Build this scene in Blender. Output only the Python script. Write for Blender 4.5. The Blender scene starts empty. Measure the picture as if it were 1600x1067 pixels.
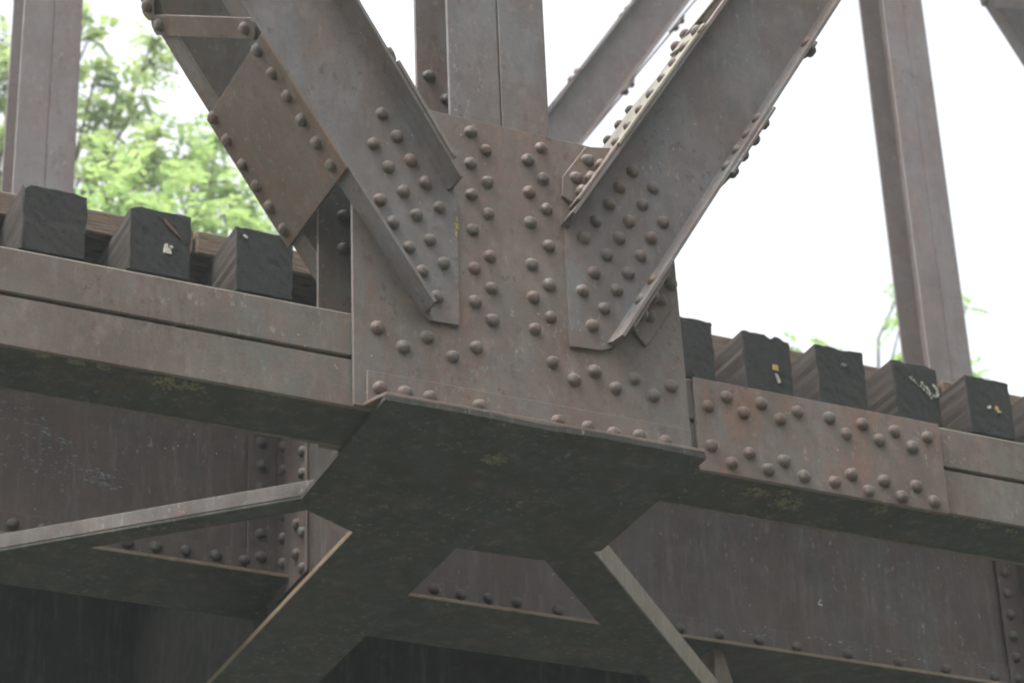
import bpy, bmesh, math, random
from mathutils import Vector, Matrix
R = math.radians
random.seed(7)
scene = bpy.context.scene
C = scene.collection

# ------------------------------------------------------------ camera, sky, sun, exposure
cam = bpy.data.cameras.new('camera')
cam.sensor_width = 36.0
cam.lens = 93.57
cam.clip_end = 500
cam.dof.use_dof = True
cam.dof.focus_distance = 6.5
cam.dof.aperture_fstop = 6.3
co = bpy.data.objects.new('camera', cam); C.objects.link(co)
cr, cu, cb = Vector((0.90600, -0.42167, -0.03683)), Vector((-0.17503, -0.45245, 0.87444)), Vector((-0.38539, -0.78580, -0.48373))
M = Matrix((cr, cu, cb)).transposed().to_4x4(); M.translation = Vector((0, 0, 1.6))
co.matrix_world = M
scene.camera = co

SUN_EL, SUN_AZ = R(64), R(-96)          # azimuth measured from +Y towards +X
world = bpy.data.worlds.new('World'); scene.world = world
world.use_nodes = True
nt = world.node_tree; nt.nodes.clear()
out = nt.nodes.new('ShaderNodeOutputWorld'); bg = nt.nodes.new('ShaderNodeBackground')
sky = nt.nodes.new('ShaderNodeTexSky'); sky.sky_type = 'NISHITA'; sky.sun_disc = False
sky.sun_elevation = SUN_EL; sky.sun_rotation = SUN_AZ
sky.air_density = 1.0; sky.dust_density = 6.0; sky.ozone_density = 0.6
hs = nt.nodes.new('ShaderNodeHueSaturation'); hs.inputs['Saturation'].default_value = 0.22; hs.inputs['Value'].default_value = 1.25
nt.links.new(sky.outputs[0], hs.inputs['Color']); nt.links.new(hs.outputs[0], bg.inputs[0])
bg.inputs[1].default_value = 0.15
nt.links.new(bg.outputs[0], out.inputs[0])
sl = bpy.data.lights.new('sun', 'SUN'); sl.energy = 1.0; sl.angle = R(14); sl.color = (1.0, 0.96, 0.88)
so = bpy.data.objects.new('sun', sl); C.objects.link(so)
sd = Vector((math.sin(SUN_AZ)*math.cos(SUN_EL), math.cos(SUN_AZ)*math.cos(SUN_EL), math.sin(SUN_EL)))
so.rotation_euler = sd.to_track_quat('Z', 'Y').to_euler()
so.location = (0, 0, 30)
vs = scene.view_settings
vs.view_transform = 'Standard'; vs.look = 'None'; vs.gamma = 1.0; vs.exposure = 1.32
scene.render.engine = 'CYCLES'
scene.cycles.max_bounces = 8
scene.cycles.filter_width = 1.9
scene.cycles.diffuse_bounces = 5

# ------------------------------------------------------------ materials
def nmat(name):
    m = bpy.data.materials.new(name); m.use_nodes = True
    t = m.node_tree
    return m, t, t.nodes['Principled BSDF']
def N(t, ty, **kw):
    n = t.nodes.new(ty)
    for k, v in kw.items():
        if k in n.inputs: n.inputs[k].default_value = v
        else: setattr(n, k, v)
    return n
def noise(t, vec, scale, detail=5, rough=.6, stretch=None, off=0):
    mp = N(t, 'ShaderNodeMapping')
    mp.inputs['Scale'].default_value = stretch or (1, 1, 1)
    mp.inputs['Location'].default_value = (off, off*1.7, off*.6)
    t.links.new(vec, mp.inputs[0])
    n = N(t, 'ShaderNodeTexNoise', Scale=scale, Detail=detail, Roughness=rough)
    t.links.new(mp.outputs[0], n.inputs['Vector'])
    return n.outputs['Fac']
def ramp(t, fac, a, b, va=0.0, vb=1.0):
    r = N(t, 'ShaderNodeMapRange'); r.clamp = True
    r.inputs['From Min'].default_value = a; r.inputs['From Max'].default_value = b
    r.inputs['To Min'].default_value = va; r.inputs['To Max'].default_value = vb
    t.links.new(fac, r.inputs['Value']); return r.outputs['Result']
def mixc(t, fac, c1, c2):
    m = N(t, 'ShaderNodeMix', data_type='RGBA')
    for i, v in ((0, fac), (6, c1), (7, c2)):
        if isinstance(v, (int, float)): m.inputs[i].default_value = v
        elif isinstance(v, tuple): m.inputs[i].default_value = (*v, 1)
        else: t.links.new(v, m.inputs[i])
    return m.outputs[2]
def mul(t, a, b):
    m = N(t, 'ShaderNodeMath', operation='MULTIPLY'); t.links.new(a, m.inputs[0])
    if isinstance(b, (int, float)): m.inputs[1].default_value = b
    else: t.links.new(b, m.inputs[1])
    return m.outputs[0]

def steel(name, base=(.156, .130, .110), dark=(.100, .079, .064), teal=(.125, .140, .132), rust=(.25, .105, .055),
          teal_amt=.6, rust_amt=.7, speck=.7, rough=.62):
    m, t, p = nmat(name)
    g = N(t, 'ShaderNodeNewGeometry').outputs['Position']
    col = mixc(t, ramp(t, noise(t, g, 3.1, 6, .65), .35, .65), base, dark)
    col = mixc(t, mul(t, ramp(t, noise(t, g, 5.5, 5, .6, (1, 1, .35), 3.3), .47, .62), teal_amt), col, teal)
    col = mixc(t, mul(t, ramp(t, noise(t, g, 9, 6, .75, (1, 1, .45), 7.7), .50, .66), rust_amt*.50), col, rust)
    col = mixc(t, mul(t, ramp(t, noise(t, g, 60, 4, .8, None, 1.1), .54, .66), rust_amt*.50), col, rust)
    col = mixc(t, mul(t, ramp(t, noise(t, g, 28, 3, .7, (1, 1, .12), 5.1), .52, .70), .30), col, (.21, .19, .18))
    col = mixc(t, ramp(t, noise(t, g, 170, 3, .8), .35, .65, 0, .35), col, dark)
    blot = ramp(t, noise(t, g, 17, 7, .78, (1, 1, .7), 12), .50, .64, 0, .55)
    col = mixc(t, blot, col, dark)
    col = mixc(t, ramp(t, noise(t, g, 23, 7, .78, (1, 1, .5), 21), .52, .66, 0, .35), col, tuple(min(1, c*1.5) for c in base))
    chips = ramp(t, noise(t, g, 42, 9, .72, (1, 1, .8), 31), .585, .60)
    col = mixc(t, mul(t, chips, ramp(t, noise(t, g, 4, 3, .6, None, 17), .42, .60, 0, .7)), col, (.085, .055, .042))
    pale = ramp(t, noise(t, g, 55, 9, .72, (1, 1, .5), 43), .60, .615)
    col = mixc(t, mul(t, pale, ramp(t, noise(t, g, 3.3, 3, .6, None, 27), .45, .62, 0, .55)), col, (.27, .27, .25) if speck > .2 else teal)
    # fine pale flecks of flaking paint and droppings
    v = N(t, 'ShaderNodeTexVoronoi', Scale=26.0); t.links.new(g, v.inputs['Vector'])
    fl = mul(t, ramp(t, v.outputs['Distance'], .075, .035), ramp(t, noise(t, g, 2.3, 2, .5, None, 9), .52, .60))
    col = mixc(t, mul(t, fl, speck), col, (.45, .46, .42))
    t.links.new(col, p.inputs['Base Color'])
    t.links.new(ramp(t, noise(t, g, 14, 4, .6, None, 2.2), .3, .7, rough-.14, rough+.16), p.inputs['Roughness'])
    p.inputs['Specular IOR Level'].default_value = .45
    b = N(t, 'ShaderNodeBump', Strength=.35, Distance=.003)
    b2 = N(t, 'ShaderNodeBump', Strength=.25, Distance=.010)
    t.links.new(noise(t, g, 150, 5, .7), b.inputs['Height'])
    t.links.new(noise(t, g, 9, 3, .5, None, 4), b2.inputs['Height'])
    t.links.new(b2.outputs[0], b.inputs['Normal']); t.links.new(b.outputs[0], p.inputs['Normal'])
    return m
S_MAIN = steel('weathered_painted_steel')
S_DIAG = steel('weathered_steel_bluish', base=(.151, .129, .121), dark=(.102, .085, .078), teal=(.145, .16, .165), teal_amt=.75, rust_amt=.55)
S_BROWN = steel('rusty_brown_steel', base=(.150, .116, .088), dark=(.108, .080, .060), teal=(.15, .14, .12), teal_amt=.4, rust_amt=1.0)
S_RED = steel('rust_red_steel', base=(.166, .130, .108), dark=(.112, .084, .068), teal=(.145, .145, .142), teal_amt=.65, rust_amt=.95)
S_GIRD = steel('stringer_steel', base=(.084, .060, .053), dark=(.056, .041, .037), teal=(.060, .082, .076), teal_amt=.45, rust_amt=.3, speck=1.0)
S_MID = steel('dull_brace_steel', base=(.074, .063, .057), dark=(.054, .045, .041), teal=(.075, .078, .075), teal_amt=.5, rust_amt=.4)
S_WEB = steel('shaded_web_steel', base=(.046, .036, .032), dark=(.032, .026, .024), teal=(.036, .046, .043), teal_amt=.5, rust_amt=.3, speck=.2)  # floor beam web near the joint, shade put into its colour
S_DARK = steel('deck_shade_steel', base=(.022, .022, .020), dark=(.015, .015, .014), teal=(.019, .023, .022), teal_amt=.4, rust_amt=.1, speck=.1, rough=.85)  # near-black colour stands in for the shade deep under the deck
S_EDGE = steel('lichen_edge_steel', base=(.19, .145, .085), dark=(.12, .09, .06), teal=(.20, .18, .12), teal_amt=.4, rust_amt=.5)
S_UNDER = steel('underside_shade_steel', base=(.040, .043, .035), dark=(.028, .029, .025), teal=(.036, .050, .045), teal_amt=.6, rust_amt=.30, speck=.3, rough=.8)  # dark greenish tone with the shade of undersides painted in
S_PALE = steel('pale_worn_steel', base=(.185, .162, .142), dark=(.13, .112, .098), teal=(.20, .20, .19), teal_amt=.4, rust_amt=.35)
S_CREAM = steel('skylit_steel', base=(.29, .265, .205), dark=(.20, .182, .14), teal=(.24, .235, .19), teal_amt=.3, rust_amt=.3)  # pale tone paints in the sky and sun light on lit faces
S_FAR = steel('far_truss_steel', base=(.168, .138, .132), dark=(.126, .101, .096), teal=(.175, .175, .18), teal_amt=.6, rust_amt=.4)
S_RIV = steel('rivet_steel', base=(.146, .120, .104), dark=(.100, .080, .068), teal=(.14, .15, .145), teal_amt=.5, rust_amt=.7, speck=0)
S_RIVD = steel('dark_rivet_steel', base=(.080, .072, .068), dark=(.055, .048, .045), teal=(.07, .09, .09), teal_amt=.5, rust_amt=.2, speck=0)

def wood(name, c1, c2, c3, gscale=(14, 1.1, 14), bump=.7, crack=.7):
    m, t, p = nmat(name)
    g = N(t, 'ShaderNodeNewGeometry').outputs['Position']
    gr = noise(t, g, 6, 7, .7, gscale)
    col = mixc(t, ramp(t, gr, .35, .65), c1, c2)
    col = mixc(t, ramp(t, noise(t, g, 3.2, 4, .6, None, 4), .45, .68, 0, .8), col, c3)
    ck = ramp(t, noise(t, g, 11, 3, .5, gscale, 8), .40, .34)
    col = mixc(t, mul(t, ck, crack), col, (.012, .012, .011))
    t.links.new(col, p.inputs['Base Color']); p.inputs['Roughness'].default_value = .85
    p.inputs['Specular IOR Level'].default_value = .25
    b = N(t, 'ShaderNodeBump', Strength=bump, Distance=.008); t.links.new(gr, b.inputs['Height'])
    t.links.new(b.outputs[0], p.inputs['Normal'])
    return m
W_SIDE = wood('creosoted_timber', (.050, .037, .031), (.030, .024, .021), (.046, .040, .036), (9, 1.4, 9), .5, .4)
W_END = wood('dark_end_grain', (.040, .041, .039), (.030, .031, .030), (.047, .044, .040), (7, 7, 7), .35, .5)
W_GUARD = wood('weathered_brown_timber', (.22, .165, .125), (.125, .085, .062), (.18, .145, .11), (1.2, 9, 26), .8)
def flat(name, col, rough=.7, metal=0, var=.25):
    m, t, p = nmat(name)
    g = N(t, 'ShaderNodeNewGeometry').outputs['Position']
    c2 = tuple(c*(1-var) for c in col)
    t.links.new(mixc(t, ramp(t, noise(t, g, 70, 4, .7), .35, .65), col, c2), p.inputs['Base Color'])
    p.inputs['Roughness'].default_value = rough; p.inputs['Metallic'].default_value = metal
    return m
M_WHITE = flat('white_paint', (.62, .60, .52), .7, 0, .5)
M_TAG = flat('yellowed_tag', (.62, .45, .12), .6)
M_TAGP = flat('pale_tag', (.62, .58, .52), .6)
M_LICH = flat('green_lichen', (.20, .19, .115), .95, 0, .6)
M_LICHY = flat('yellow_lichen', (.40, .34, .04), .95, 0, .5)
M_BARK = flat('bark', (.10, .08, .06), .9, 0, .4)
def leafm(name, c1, c2):
    m, t, p = nmat(name)
    g = N(t, 'ShaderNodeNewGeometry')
    rnd = g.outputs['Random Per Island']
    col = mixc(t, rnd, c1, c2)
    t.links.new(col, p.inputs['Base Color']); p.inputs['Roughness'].default_value = .5
    tr = N(t, 'ShaderNodeBsdfTranslucent'); t.links.new(col, tr.inputs[0])
    mx = N(t, 'ShaderNodeMixShader'); mx.inputs[0].default_value = .66
    t.links.new(p.outputs[0], mx.inputs[1]); t.links.new(tr.outputs[0], mx.inputs[2])
    t.links.new(mx.outputs[0], t.nodes['Material Output'].inputs[0])
    return m
LEAF = [leafm('leaf_mid_green', (.18, .26, .09), (.34, .43, .15)),
        leafm('leaf_yellow_green', (.20, .32, .11), (.38, .50, .17)),
        leafm('leaf_fresh_green', (.14, .26, .06), (.24, .38, .08))]
def ground_mat():
    m, t, p = nmat('dry_grass_ground')
    g = N(t, 'ShaderNodeNewGeometry').outputs['Position']
    col = mixc(t, ramp(t, noise(t, g, .8, 6, .7), .35, .65), (.050, .055, .040), (.085, .080, .060))
    col = mixc(t, ramp(t, noise(t, g, 20, 5, .7), .35, .65, 0, .6), col, (.045, .048, .034))
    t.links.new(col, p.inputs['Base Color']); p.inputs['Roughness'].default_value = .95
    return m

# ------------------------------------------------------------ mesh helpers
def mesh_obj(name, bm, mat, parent=None):
    """link a bmesh given in world coordinates as one object under parent"""
    me = bpy.data.meshes.new(name)
    bmesh.ops.recalc_face_normals(bm, faces=bm.faces[:])
    base = ORIG.get(parent.name, Vector((0, 0, 0))) if parent else Vector((0, 0, 0))
    bmesh.ops.translate(bm, verts=bm.verts[:], vec=-base)
    bm.to_mesh(me); bm.free()
    mats = mat if isinstance(mat, (list, tuple)) else [mat]
    for m in mats: me.materials.append(m)
    o = bpy.data.objects.new(name, me); C.objects.link(o)
    if parent: o.parent = parent
    ORIG[o.name] = base.copy()
    return o
ORIG = {}
def thing(name, label, cat, loc=(0, 0, 0), group=None):
    o = bpy.data.objects.new(name, None); C.objects.link(o); o.location = loc; o.empty_display_size = .2
    o['label'] = label; o['category'] = cat
    if group: o['group'] = group
    ORIG[o.name] = Vector(loc)
    return o
def prism(bm, pts, axis, a, b, bev=.0018):
    """extrude a polygon of 2D points along axis ('x','y','z') from a to b, with small bevelled edges"""
    def v(p, h):
        return {'y': (p[0], h, p[1]), 'x': (h, p[0], p[1]), 'z': (p[0], p[1], h)}[axis]
    A = [bm.verts.new(v(p, a)) for p in pts]; B = [bm.verts.new(v(p, b)) for p in pts]
    n = len(pts); fs = [bm.faces.new(A), bm.faces.new(B[::-1])]
    for i in range(n): fs.append(bm.faces.new((A[i], B[i], B[(i+1) % n], A[(i+1) % n])))
    if bev:
        es = list({e for f in fs for e in f.edges})
        bmesh.ops.bevel(bm, geom=es, offset=bev, segments=1, affect='EDGES', clamp_overlap=True)
    return bm
def box(bm, x0, x1, y0, y1, z0, z1, bev=.0018):
    return prism(bm, [(x0, z0), (x1, z0), (x1, z1), (x0, z1)], 'y', y0, y1, bev)
def hexa(bm, q0, q1, th, bev=.0018):
    """a bar: four 3D corners q0..q3 (planar) thickened by vector th"""
    q = [Vector(p) for p in q0]; th = Vector(th)
    A = [bm.verts.new(p) for p in q]; B = [bm.verts.new(p+th) for p in q]
    n = len(q); fs = [bm.faces.new(A), bm.faces.new(B[::-1])]
    for i in range(n): fs.append(bm.faces.new((A[i], B[i], B[(i+1) % n], A[(i+1) % n])))
    if bev: bmesh.ops.bevel(bm, geom=list({e for f in fs for e in f.edges}), offset=bev, segments=1, affect='EDGES', clamp_overlap=True)
def rivet_mesh(name, mat, r=.0170, h=.0160, seed=0):
    rn = random.Random(seed); phs = [rn.uniform(0, 6.28) for _ in range(4)]; ov = rn.uniform(0, .02); fl = rn.uniform(0, .12); lean = rn.uniform(0, .04)
    bm = bmesh.new(); rings = []
    prof = [(1.10, 0), (1.02, .05), (1.0, .20), (.94, .44), (.80, .68), (.58, .87-fl*.3), (.31, .97-fl*.6)]
    for pr, ph in prof:
        rings.append([bm.verts.new((r*pr*math.cos(2*math.pi*i/18), r*pr*math.sin(2*math.pi*i/18), h*ph)) for i in range(18)])
    for a, b in zip(rings, rings[1:]):
        for i in range(18): bm.faces.new((a[i], a[(i+1) % 18], b[(i+1) % 18], b[i]))
    bm.faces.new(rings[-1])
    for v in bm.verts:
        a = math.atan2(v.co.y, v.co.x); k = 1+ov*math.cos(2*a+phs[0])+.02*math.cos(3*a+phs[1])+.012*math.cos(7*a+phs[2])
        v.co.x *= k; v.co.y *= k
        if v.co.z > h*.3: v.co.x += r*lean*math.cos(phs[3]); v.co.y += r*lean*math.sin(phs[3]); v.co.z *= 1+.04*math.cos(3*a+phs[1])
    for f in bm.faces: f.smooth = True
    me = bpy.data.meshes.new(name); bm.to_mesh(me); bm.free(); me.materials.append(mat)
    return me
for m_ in (S_RIV, S_RIVD):                              # some heads are rustier than others
    t_ = m_.node_tree; p_ = t_.nodes['Principled BSDF']; src = p_.inputs['Base Color'].links[0].from_socket
    oi = t_.nodes.new('ShaderNodeObjectInfo')
    c_ = mixc(t_, ramp(t_, oi.outputs['Random'], .55, 1.0, 0, .35), src, (.17, .088, .058) if m_ is S_RIV else (.07, .05, .04))
    t_.links.new(c_, p_.inputs['Base Color'])
RIVS = [rivet_mesh('rivet', S_RIV, seed=i) for i in range(7)]; RIVD = [rivet_mesh('rivet_dark', S_RIVD, seed=20+i) for i in range(4)]
def rivet(parent, p, nrm=(0, -1, 0), me=None, s=1.0):
    o = bpy.data.objects.new('rivet', random.choice(me or RIVS)); C.objects.link(o)
    o.parent = parent
    o.location = Vector(p) - ORIG.get(parent.name, Vector((0, 0, 0)))
    q = Vector(nrm).to_track_quat('Z', 'Y')
    q = q @ Matrix.Rotation(random.random()*6.28, 3, 'Z').to_quaternion()
    o.rotation_mode = 'QUATERNION'; o.rotation_quaternion = q
    k = s*random.uniform(.96, 1.05); o.scale = (k, k*random.uniform(.97, 1.03), k*random.uniform(.90, 1.05))
    return o
def struct(name, bm, mat):
    o = mesh_obj(name, bm, mat); o['kind'] = 'structure'; return o
R_POST = [(2.449, 5.388), (2.491, 5.343), (2.446, 5.292), (2.491, 5.245), (2.446, 5.198), (2.491, 5.151), (2.445, 5.093), (2.651, 5.389), (2.610, 5.341), (2.651, 5.293), (2.610, 5.243), (2.657, 5.202), (2.609, 5.151), (2.491, 5.025), (2.447, 4.981), (2.492, 4.933), (2.445, 4.884), (2.491, 4.841), (2.658, 5.092), (2.608, 5.027), (2.654, 4.977), (2.608, 4.931), (2.653, 4.883), (2.608, 4.839)]
R_LOW = [(2.183, 4.758), (2.249, 4.718), (2.313, 4.758), (2.380, 4.717), (2.445, 4.755), (2.653, 4.754), (2.711, 4.716), (2.769, 4.751), (2.827, 4.715), (2.881, 4.752), (2.933, 4.714), (2.986, 4.751)]
R_ANG = [(2.182, 4.587), (2.247, 4.587), (2.313, 4.588), (2.443, 4.588), (2.654, 4.585), (2.738, 4.584), (2.808, 4.579), (2.879, 4.586), (2.952, 4.583)]
R_DL = [(2.199, 5.376), (2.238, 5.317), (2.175, 5.279), (2.275, 5.254), (2.213, 5.219), (2.313, 5.196), (2.253, 5.156), (2.190, 5.117), (2.350, 5.132), (2.287, 5.095), (2.222, 5.058), (2.323, 5.031), (2.265, 4.997), (2.358, 4.971), (2.298, 4.935), (2.335, 4.870)]
R_DR = [(2.912, 5.372), (2.870, 5.312), (2.970, 5.334), (2.836, 5.253), (2.935, 5.274), (2.794, 5.193), (2.891, 5.213), (2.993, 5.233), (2.756, 5.134), (2.859, 5.155), (2.953, 5.177), (2.819, 5.096), (2.919, 5.115), (2.780, 5.035), (2.878, 5.054), (2.743, 4.973), (2.841, 4.996), (2.803, 4.934), (2.766, 4.876)]
R_LUGU = [(2.781, 5.376), (2.744, 5.313)]
R_LUGL = [(2.968, 4.994), (2.933, 4.939)]
LUGU = [(2.778, 5.419), (2.705, 5.309), (2.701, 5.249), (2.729, 5.235), (2.863, 5.427)]
LUGL = [(2.891, 4.884), (2.918, 4.853), (3.004, 4.992), (2.971, 5.043)]
R_SPL = [(3.088, 4.711), (3.145, 4.749), (3.192, 4.712), (3.247, 4.749), (3.300, 4.713), (3.355, 4.745), (3.451, 4.745), (3.497, 4.707), (3.551, 4.745), (3.599, 4.707), (3.651, 4.742), (3.699, 4.704), (3.751, 4.742), (3.090, 4.600), (3.144, 4.560), (3.199, 4.597), (3.250, 4.561), (3.300, 4.594), (3.356, 4.559), (3.447, 4.559), (3.501, 4.590), (3.548, 4.551), (3.599, 4.588), (3.648, 4.551), (3.698, 4.590), (3.748, 4.554)]
R_STL = [(1.703, 4.825), (2.039, 4.820), (2.124, 4.823), (2.214, 4.825), (2.306, 4.824), (2.394, 4.822), (2.439, 4.910), (2.438, 5.133)]
R_STM = [(2.995, 4.823), (3.085, 4.818), (3.174, 4.818), (3.269, 4.820), (3.409, 4.815)]
R_STR = [(3.831, 4.814), (3.972, 4.816), (4.114, 4.817), (4.253, 4.812), (4.442, 4.814), (4.633, 4.813), (4.815, 4.813), (5.005, 4.811)]
R_STRV = [(5.093, 5.202), (5.095, 5.118), (5.098, 5.048), (5.094, 4.964), (5.096, 4.891)]
R_FB = [(2.490, 6.646, 4.882), (2.490, 6.640, 4.800), (2.490, 6.647, 4.953), (2.490, 6.533, 4.877), (2.490, 6.491, 4.831), (2.490, 6.536, 4.783), (2.490, 6.491, 4.708), (2.490, 6.621, 5.102), (2.490, 6.483, 5.020)]
R_BATL = [(1.871, 5.129, 5.467), (1.911, 5.131, 5.407), (1.950, 5.137, 5.348), (1.989, 5.138, 5.289), (2.028, 5.142, 5.230), (2.066, 5.147, 5.173), (1.870, 5.478, 5.469), (1.909, 5.481, 5.409), (1.953, 5.475, 5.344), (1.990, 5.488, 5.288), (2.026, 5.490, 5.233), (2.065, 5.491, 5.174)]
R_DLU = [(2.130, 5.185, 5.658), (2.167, 5.184, 5.597), (2.205, 5.180, 5.532)]
R_DRLi = [(3.185, 5.168, 5.433), (3.223, 5.170, 5.494), (3.260, 5.168, 5.554), (3.298, 5.167, 5.616), (3.485, 5.123, 5.917), (2.933, 5.179, 5.027), (2.893, 5.173, 4.962)]
R_PF = [(2.435, 5.405, 5.699), (2.484, 5.405, 5.635)]
CLUSTERS = [(0, 4.48, 19.00, 15.36, 0.30), (0, 4.52, 19.00, 14.76, 0.34), (0, 4.43, 18.60, 13.91, 0.34), (0, 4.26, 19.00, 14.83, 0.40), (0, 4.19, 19.00, 14.22, 0.60), (0, 5.05, 18.00, 14.49, 0.16), (0, 5.25, 18.00, 14.41, 0.20), (0, 5.47, 18.00, 14.37, 0.13), (0, 5.20, 18.50, 14.52, 0.26), (0, 5.22, 18.50, 14.20, 0.24), (0, 5.31, 18.50, 14.06, 0.26), (0, 4.98, 18.00, 14.84, 0.12), (0, 4.95, 18.00, 15.06, 0.07), (0, 5.06, 18.00, 13.45, 0.30), (0, 5.29, 17.50, 13.45, 0.24), (0, 5.44, 17.50, 13.64, 0.12), (1, 4.46, 15.50, 11.67, 0.22), (1, 4.56, 15.50, 11.61, 0.20), (1, 5.14, 17.00, 12.82, 0.28), (1, 5.46, 17.50, 13.12, 0.30), (1, 5.54, 17.50, 13.46, 0.14), (1, 5.85, 18.00, 13.86, 0.20), (1, 6.12, 18.30, 14.07, 0.20), (1, 6.26, 18.30, 14.30, 0.10), (1, 6.08, 18.00, 13.66, 0.25), (1, 5.92, 18.00, 13.52, 0.28), (1, 6.25, 18.00, 13.60, 0.24), (1, 6.43, 18.00, 13.51, 0.26), (1, 5.86, 17.00, 12.71, 0.30), (1, 5.43, 16.50, 12.27, 0.30), (1, 6.36, 17.50, 13.02, 0.30), (1, 6.47, 17.50, 12.87, 0.40), (1, 5.33, 17.00, 12.54, 0.30), (1, 6.21, 18.40, 14.41, 0.10), (0, 5.61, 18.30, 14.97, 0.08), (0, 5.63, 18.30, 15.21, 0.05), (2, 14.42, 20.00, 15.52, 0.05), (2, 14.34, 20.00, 15.07, 0.09), (2, 14.37, 20.00, 14.62, 0.12), (2, 12.25, 19.00, 13.85, 0.05), (2, 12.74, 19.00, 13.88, 0.07), (2, 15.21, 20.00, 15.41, 0.03), (2, 15.12, 20.00, 14.58, 0.05), (2, 15.26, 20.00, 14.49, 0.08)]

# ------------------------------------------------------------ ground
bm = bmesh.new()
gs = 80; ext = 150
grid = {}
for i in range(gs+1):
    for j in range(gs+1):
        x = -ext+2*ext*i/gs; y = -ext+2*ext*j/gs
        t = max(0, min(1, (-y-2)/13)); blocker = 15*t*t*(3-2*t)         # unseen rise added behind the camera to block low sky light
        grid[i, j] = bm.verts.new((x, y, blocker+.25*math.sin(x*.13)*math.cos(y*.11)*min(1, (abs(x)+abs(y))/25)))
for i in range(gs):
    for j in range(gs): bm.faces.new((grid[i, j], grid[i+1, j], grid[i+1, j+1], grid[i, j+1]))
struct('ground', bm, ground_mat())

# ------------------------------------------------------------ the bridge
YG, TG = 5.186, .012            # outer face of the near gusset plate, plate thickness
YB = YG+TG                      # outer face of chord and post
YI = 5.417                      # inner gusset plate
bridge = thing('truss_bridge', 'rusty riveted steel railway truss bridge seen from below at a bottom chord joint', 'bridge', (2.54, 5.30, 4.53))

# gusset plates
GP = [(2.119, 4.537), (3.037, 4.537), (3.026, 5.15), (2.865, 5.430), (2.321, 5.430), (2.119, 5.15)]
bm = bmesh.new(); prism(bm, GP, 'y', YG, YB-.0005)
gus = mesh_obj('gusset_plate', bm, S_RED, bridge); gus['label'] = 'large near gusset plate covered in domed rivets'
for x, z in R_POST+R_LOW: rivet(gus, (x, YG, z))
bm = bmesh.new(); prism(bm, [(2.119, 4.537), (3.037, 4.537), (3.026, 5.15), (2.865, 5.430), (2.27, 5.430), (2.119, 5.26)], 'y', YI, YI+TG)
gi = mesh_obj('gusset_plate', bm, S_MAIN, bridge); gi['label'] = 'inner gusset plate seen behind the near one'
for x, z in [(2.19, 5.21), (2.19, 5.11), (2.235, 5.16), (2.235, 5.06)]: rivet(gi, (x, YI, z), me=RIVD)

# bottom angle of the gusset, with its horizontal leg and the lateral plate beneath
bm = bmesh.new()
prism(bm, [(2.150, 4.549), (3.030, 4.549), (3.030, 4.632), (2.150, 4.632)], 'y', YG-.010, YG-.0005)
prism(bm, [(2.143, YG), (2.172, 5.116), (3.030, 5.116), (3.030, YG)], 'z', 4.538, 4.548)
an = mesh_obj('bottom_angle', bm, S_RED, bridge)
for x, z in R_ANG: rivet(an, (x, YG-.010, z))
def wavy_plate():
    pts = [(2.168, 5.112)]
    for i in range(1, 12):
        x = 2.168+(3.034-2.168)*i/12
        pts.append((x, 5.112-.006*math.sin(math.pi*i/12)+random.uniform(-.0015, .0015)))
    pts += [(3.034, 5.118), (3.034, 5.700), (2.905, 5.812), (2.38, 5.826), (2.215, 5.742), (2.178, 5.690)]
    return pts
bm = bmesh.new()
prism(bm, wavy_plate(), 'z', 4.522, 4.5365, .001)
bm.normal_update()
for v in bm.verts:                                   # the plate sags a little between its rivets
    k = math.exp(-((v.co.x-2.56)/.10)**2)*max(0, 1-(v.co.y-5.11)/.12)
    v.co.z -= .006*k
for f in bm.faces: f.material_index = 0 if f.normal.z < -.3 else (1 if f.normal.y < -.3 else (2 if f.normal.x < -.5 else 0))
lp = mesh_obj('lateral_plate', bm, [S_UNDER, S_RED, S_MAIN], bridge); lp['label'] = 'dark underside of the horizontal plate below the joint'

# bottom chord: two plate strips with a slot, web behind, underside and inner side
def chord(x0, x1, yb, yi, mat):
    bm = bmesh.new()
    box(bm, x0, x1, yb, yb+.012, 4.537, 4.664); box(bm, x0, x1, yb, yb+.012, 4.6735, 4.792, .0035)
    bm.normal_update()
    for f in bm.faces: f.material_index = 1 if .4 < f.normal.z < .9 and f.normal.y < -.4 and f.calc_center_median().z > 4.78 else 0  # top bevel takes the paler tone as a painted sky highlight
    box(bm, x0, x1, yb+.0125, yb+.022, 4.56, 4.77, 0)
    box(bm, x0, x1, yi-.012, yi, 4.537, 4.792)
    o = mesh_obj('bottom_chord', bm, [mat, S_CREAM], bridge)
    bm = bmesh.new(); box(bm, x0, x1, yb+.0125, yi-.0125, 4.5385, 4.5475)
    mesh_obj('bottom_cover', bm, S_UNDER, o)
    return o
ch = chord(-2.2, 7.3, YB, YI-.004, S_MAIN); ch['label'] = 'near bottom chord with a narrow horizontal slot'
bm = bmesh.new(); box(bm, 3.052, 3.795, YG-.002, YB-.0005, 4.527, 4.791)
sp = mesh_obj('splice_plate', bm, S_RED, bridge); sp['label'] = 'reddish riveted splice plate on the near chord right of the joint'
for x, z in R_SPL: rivet(sp, (x, YG-.002, z))

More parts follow.
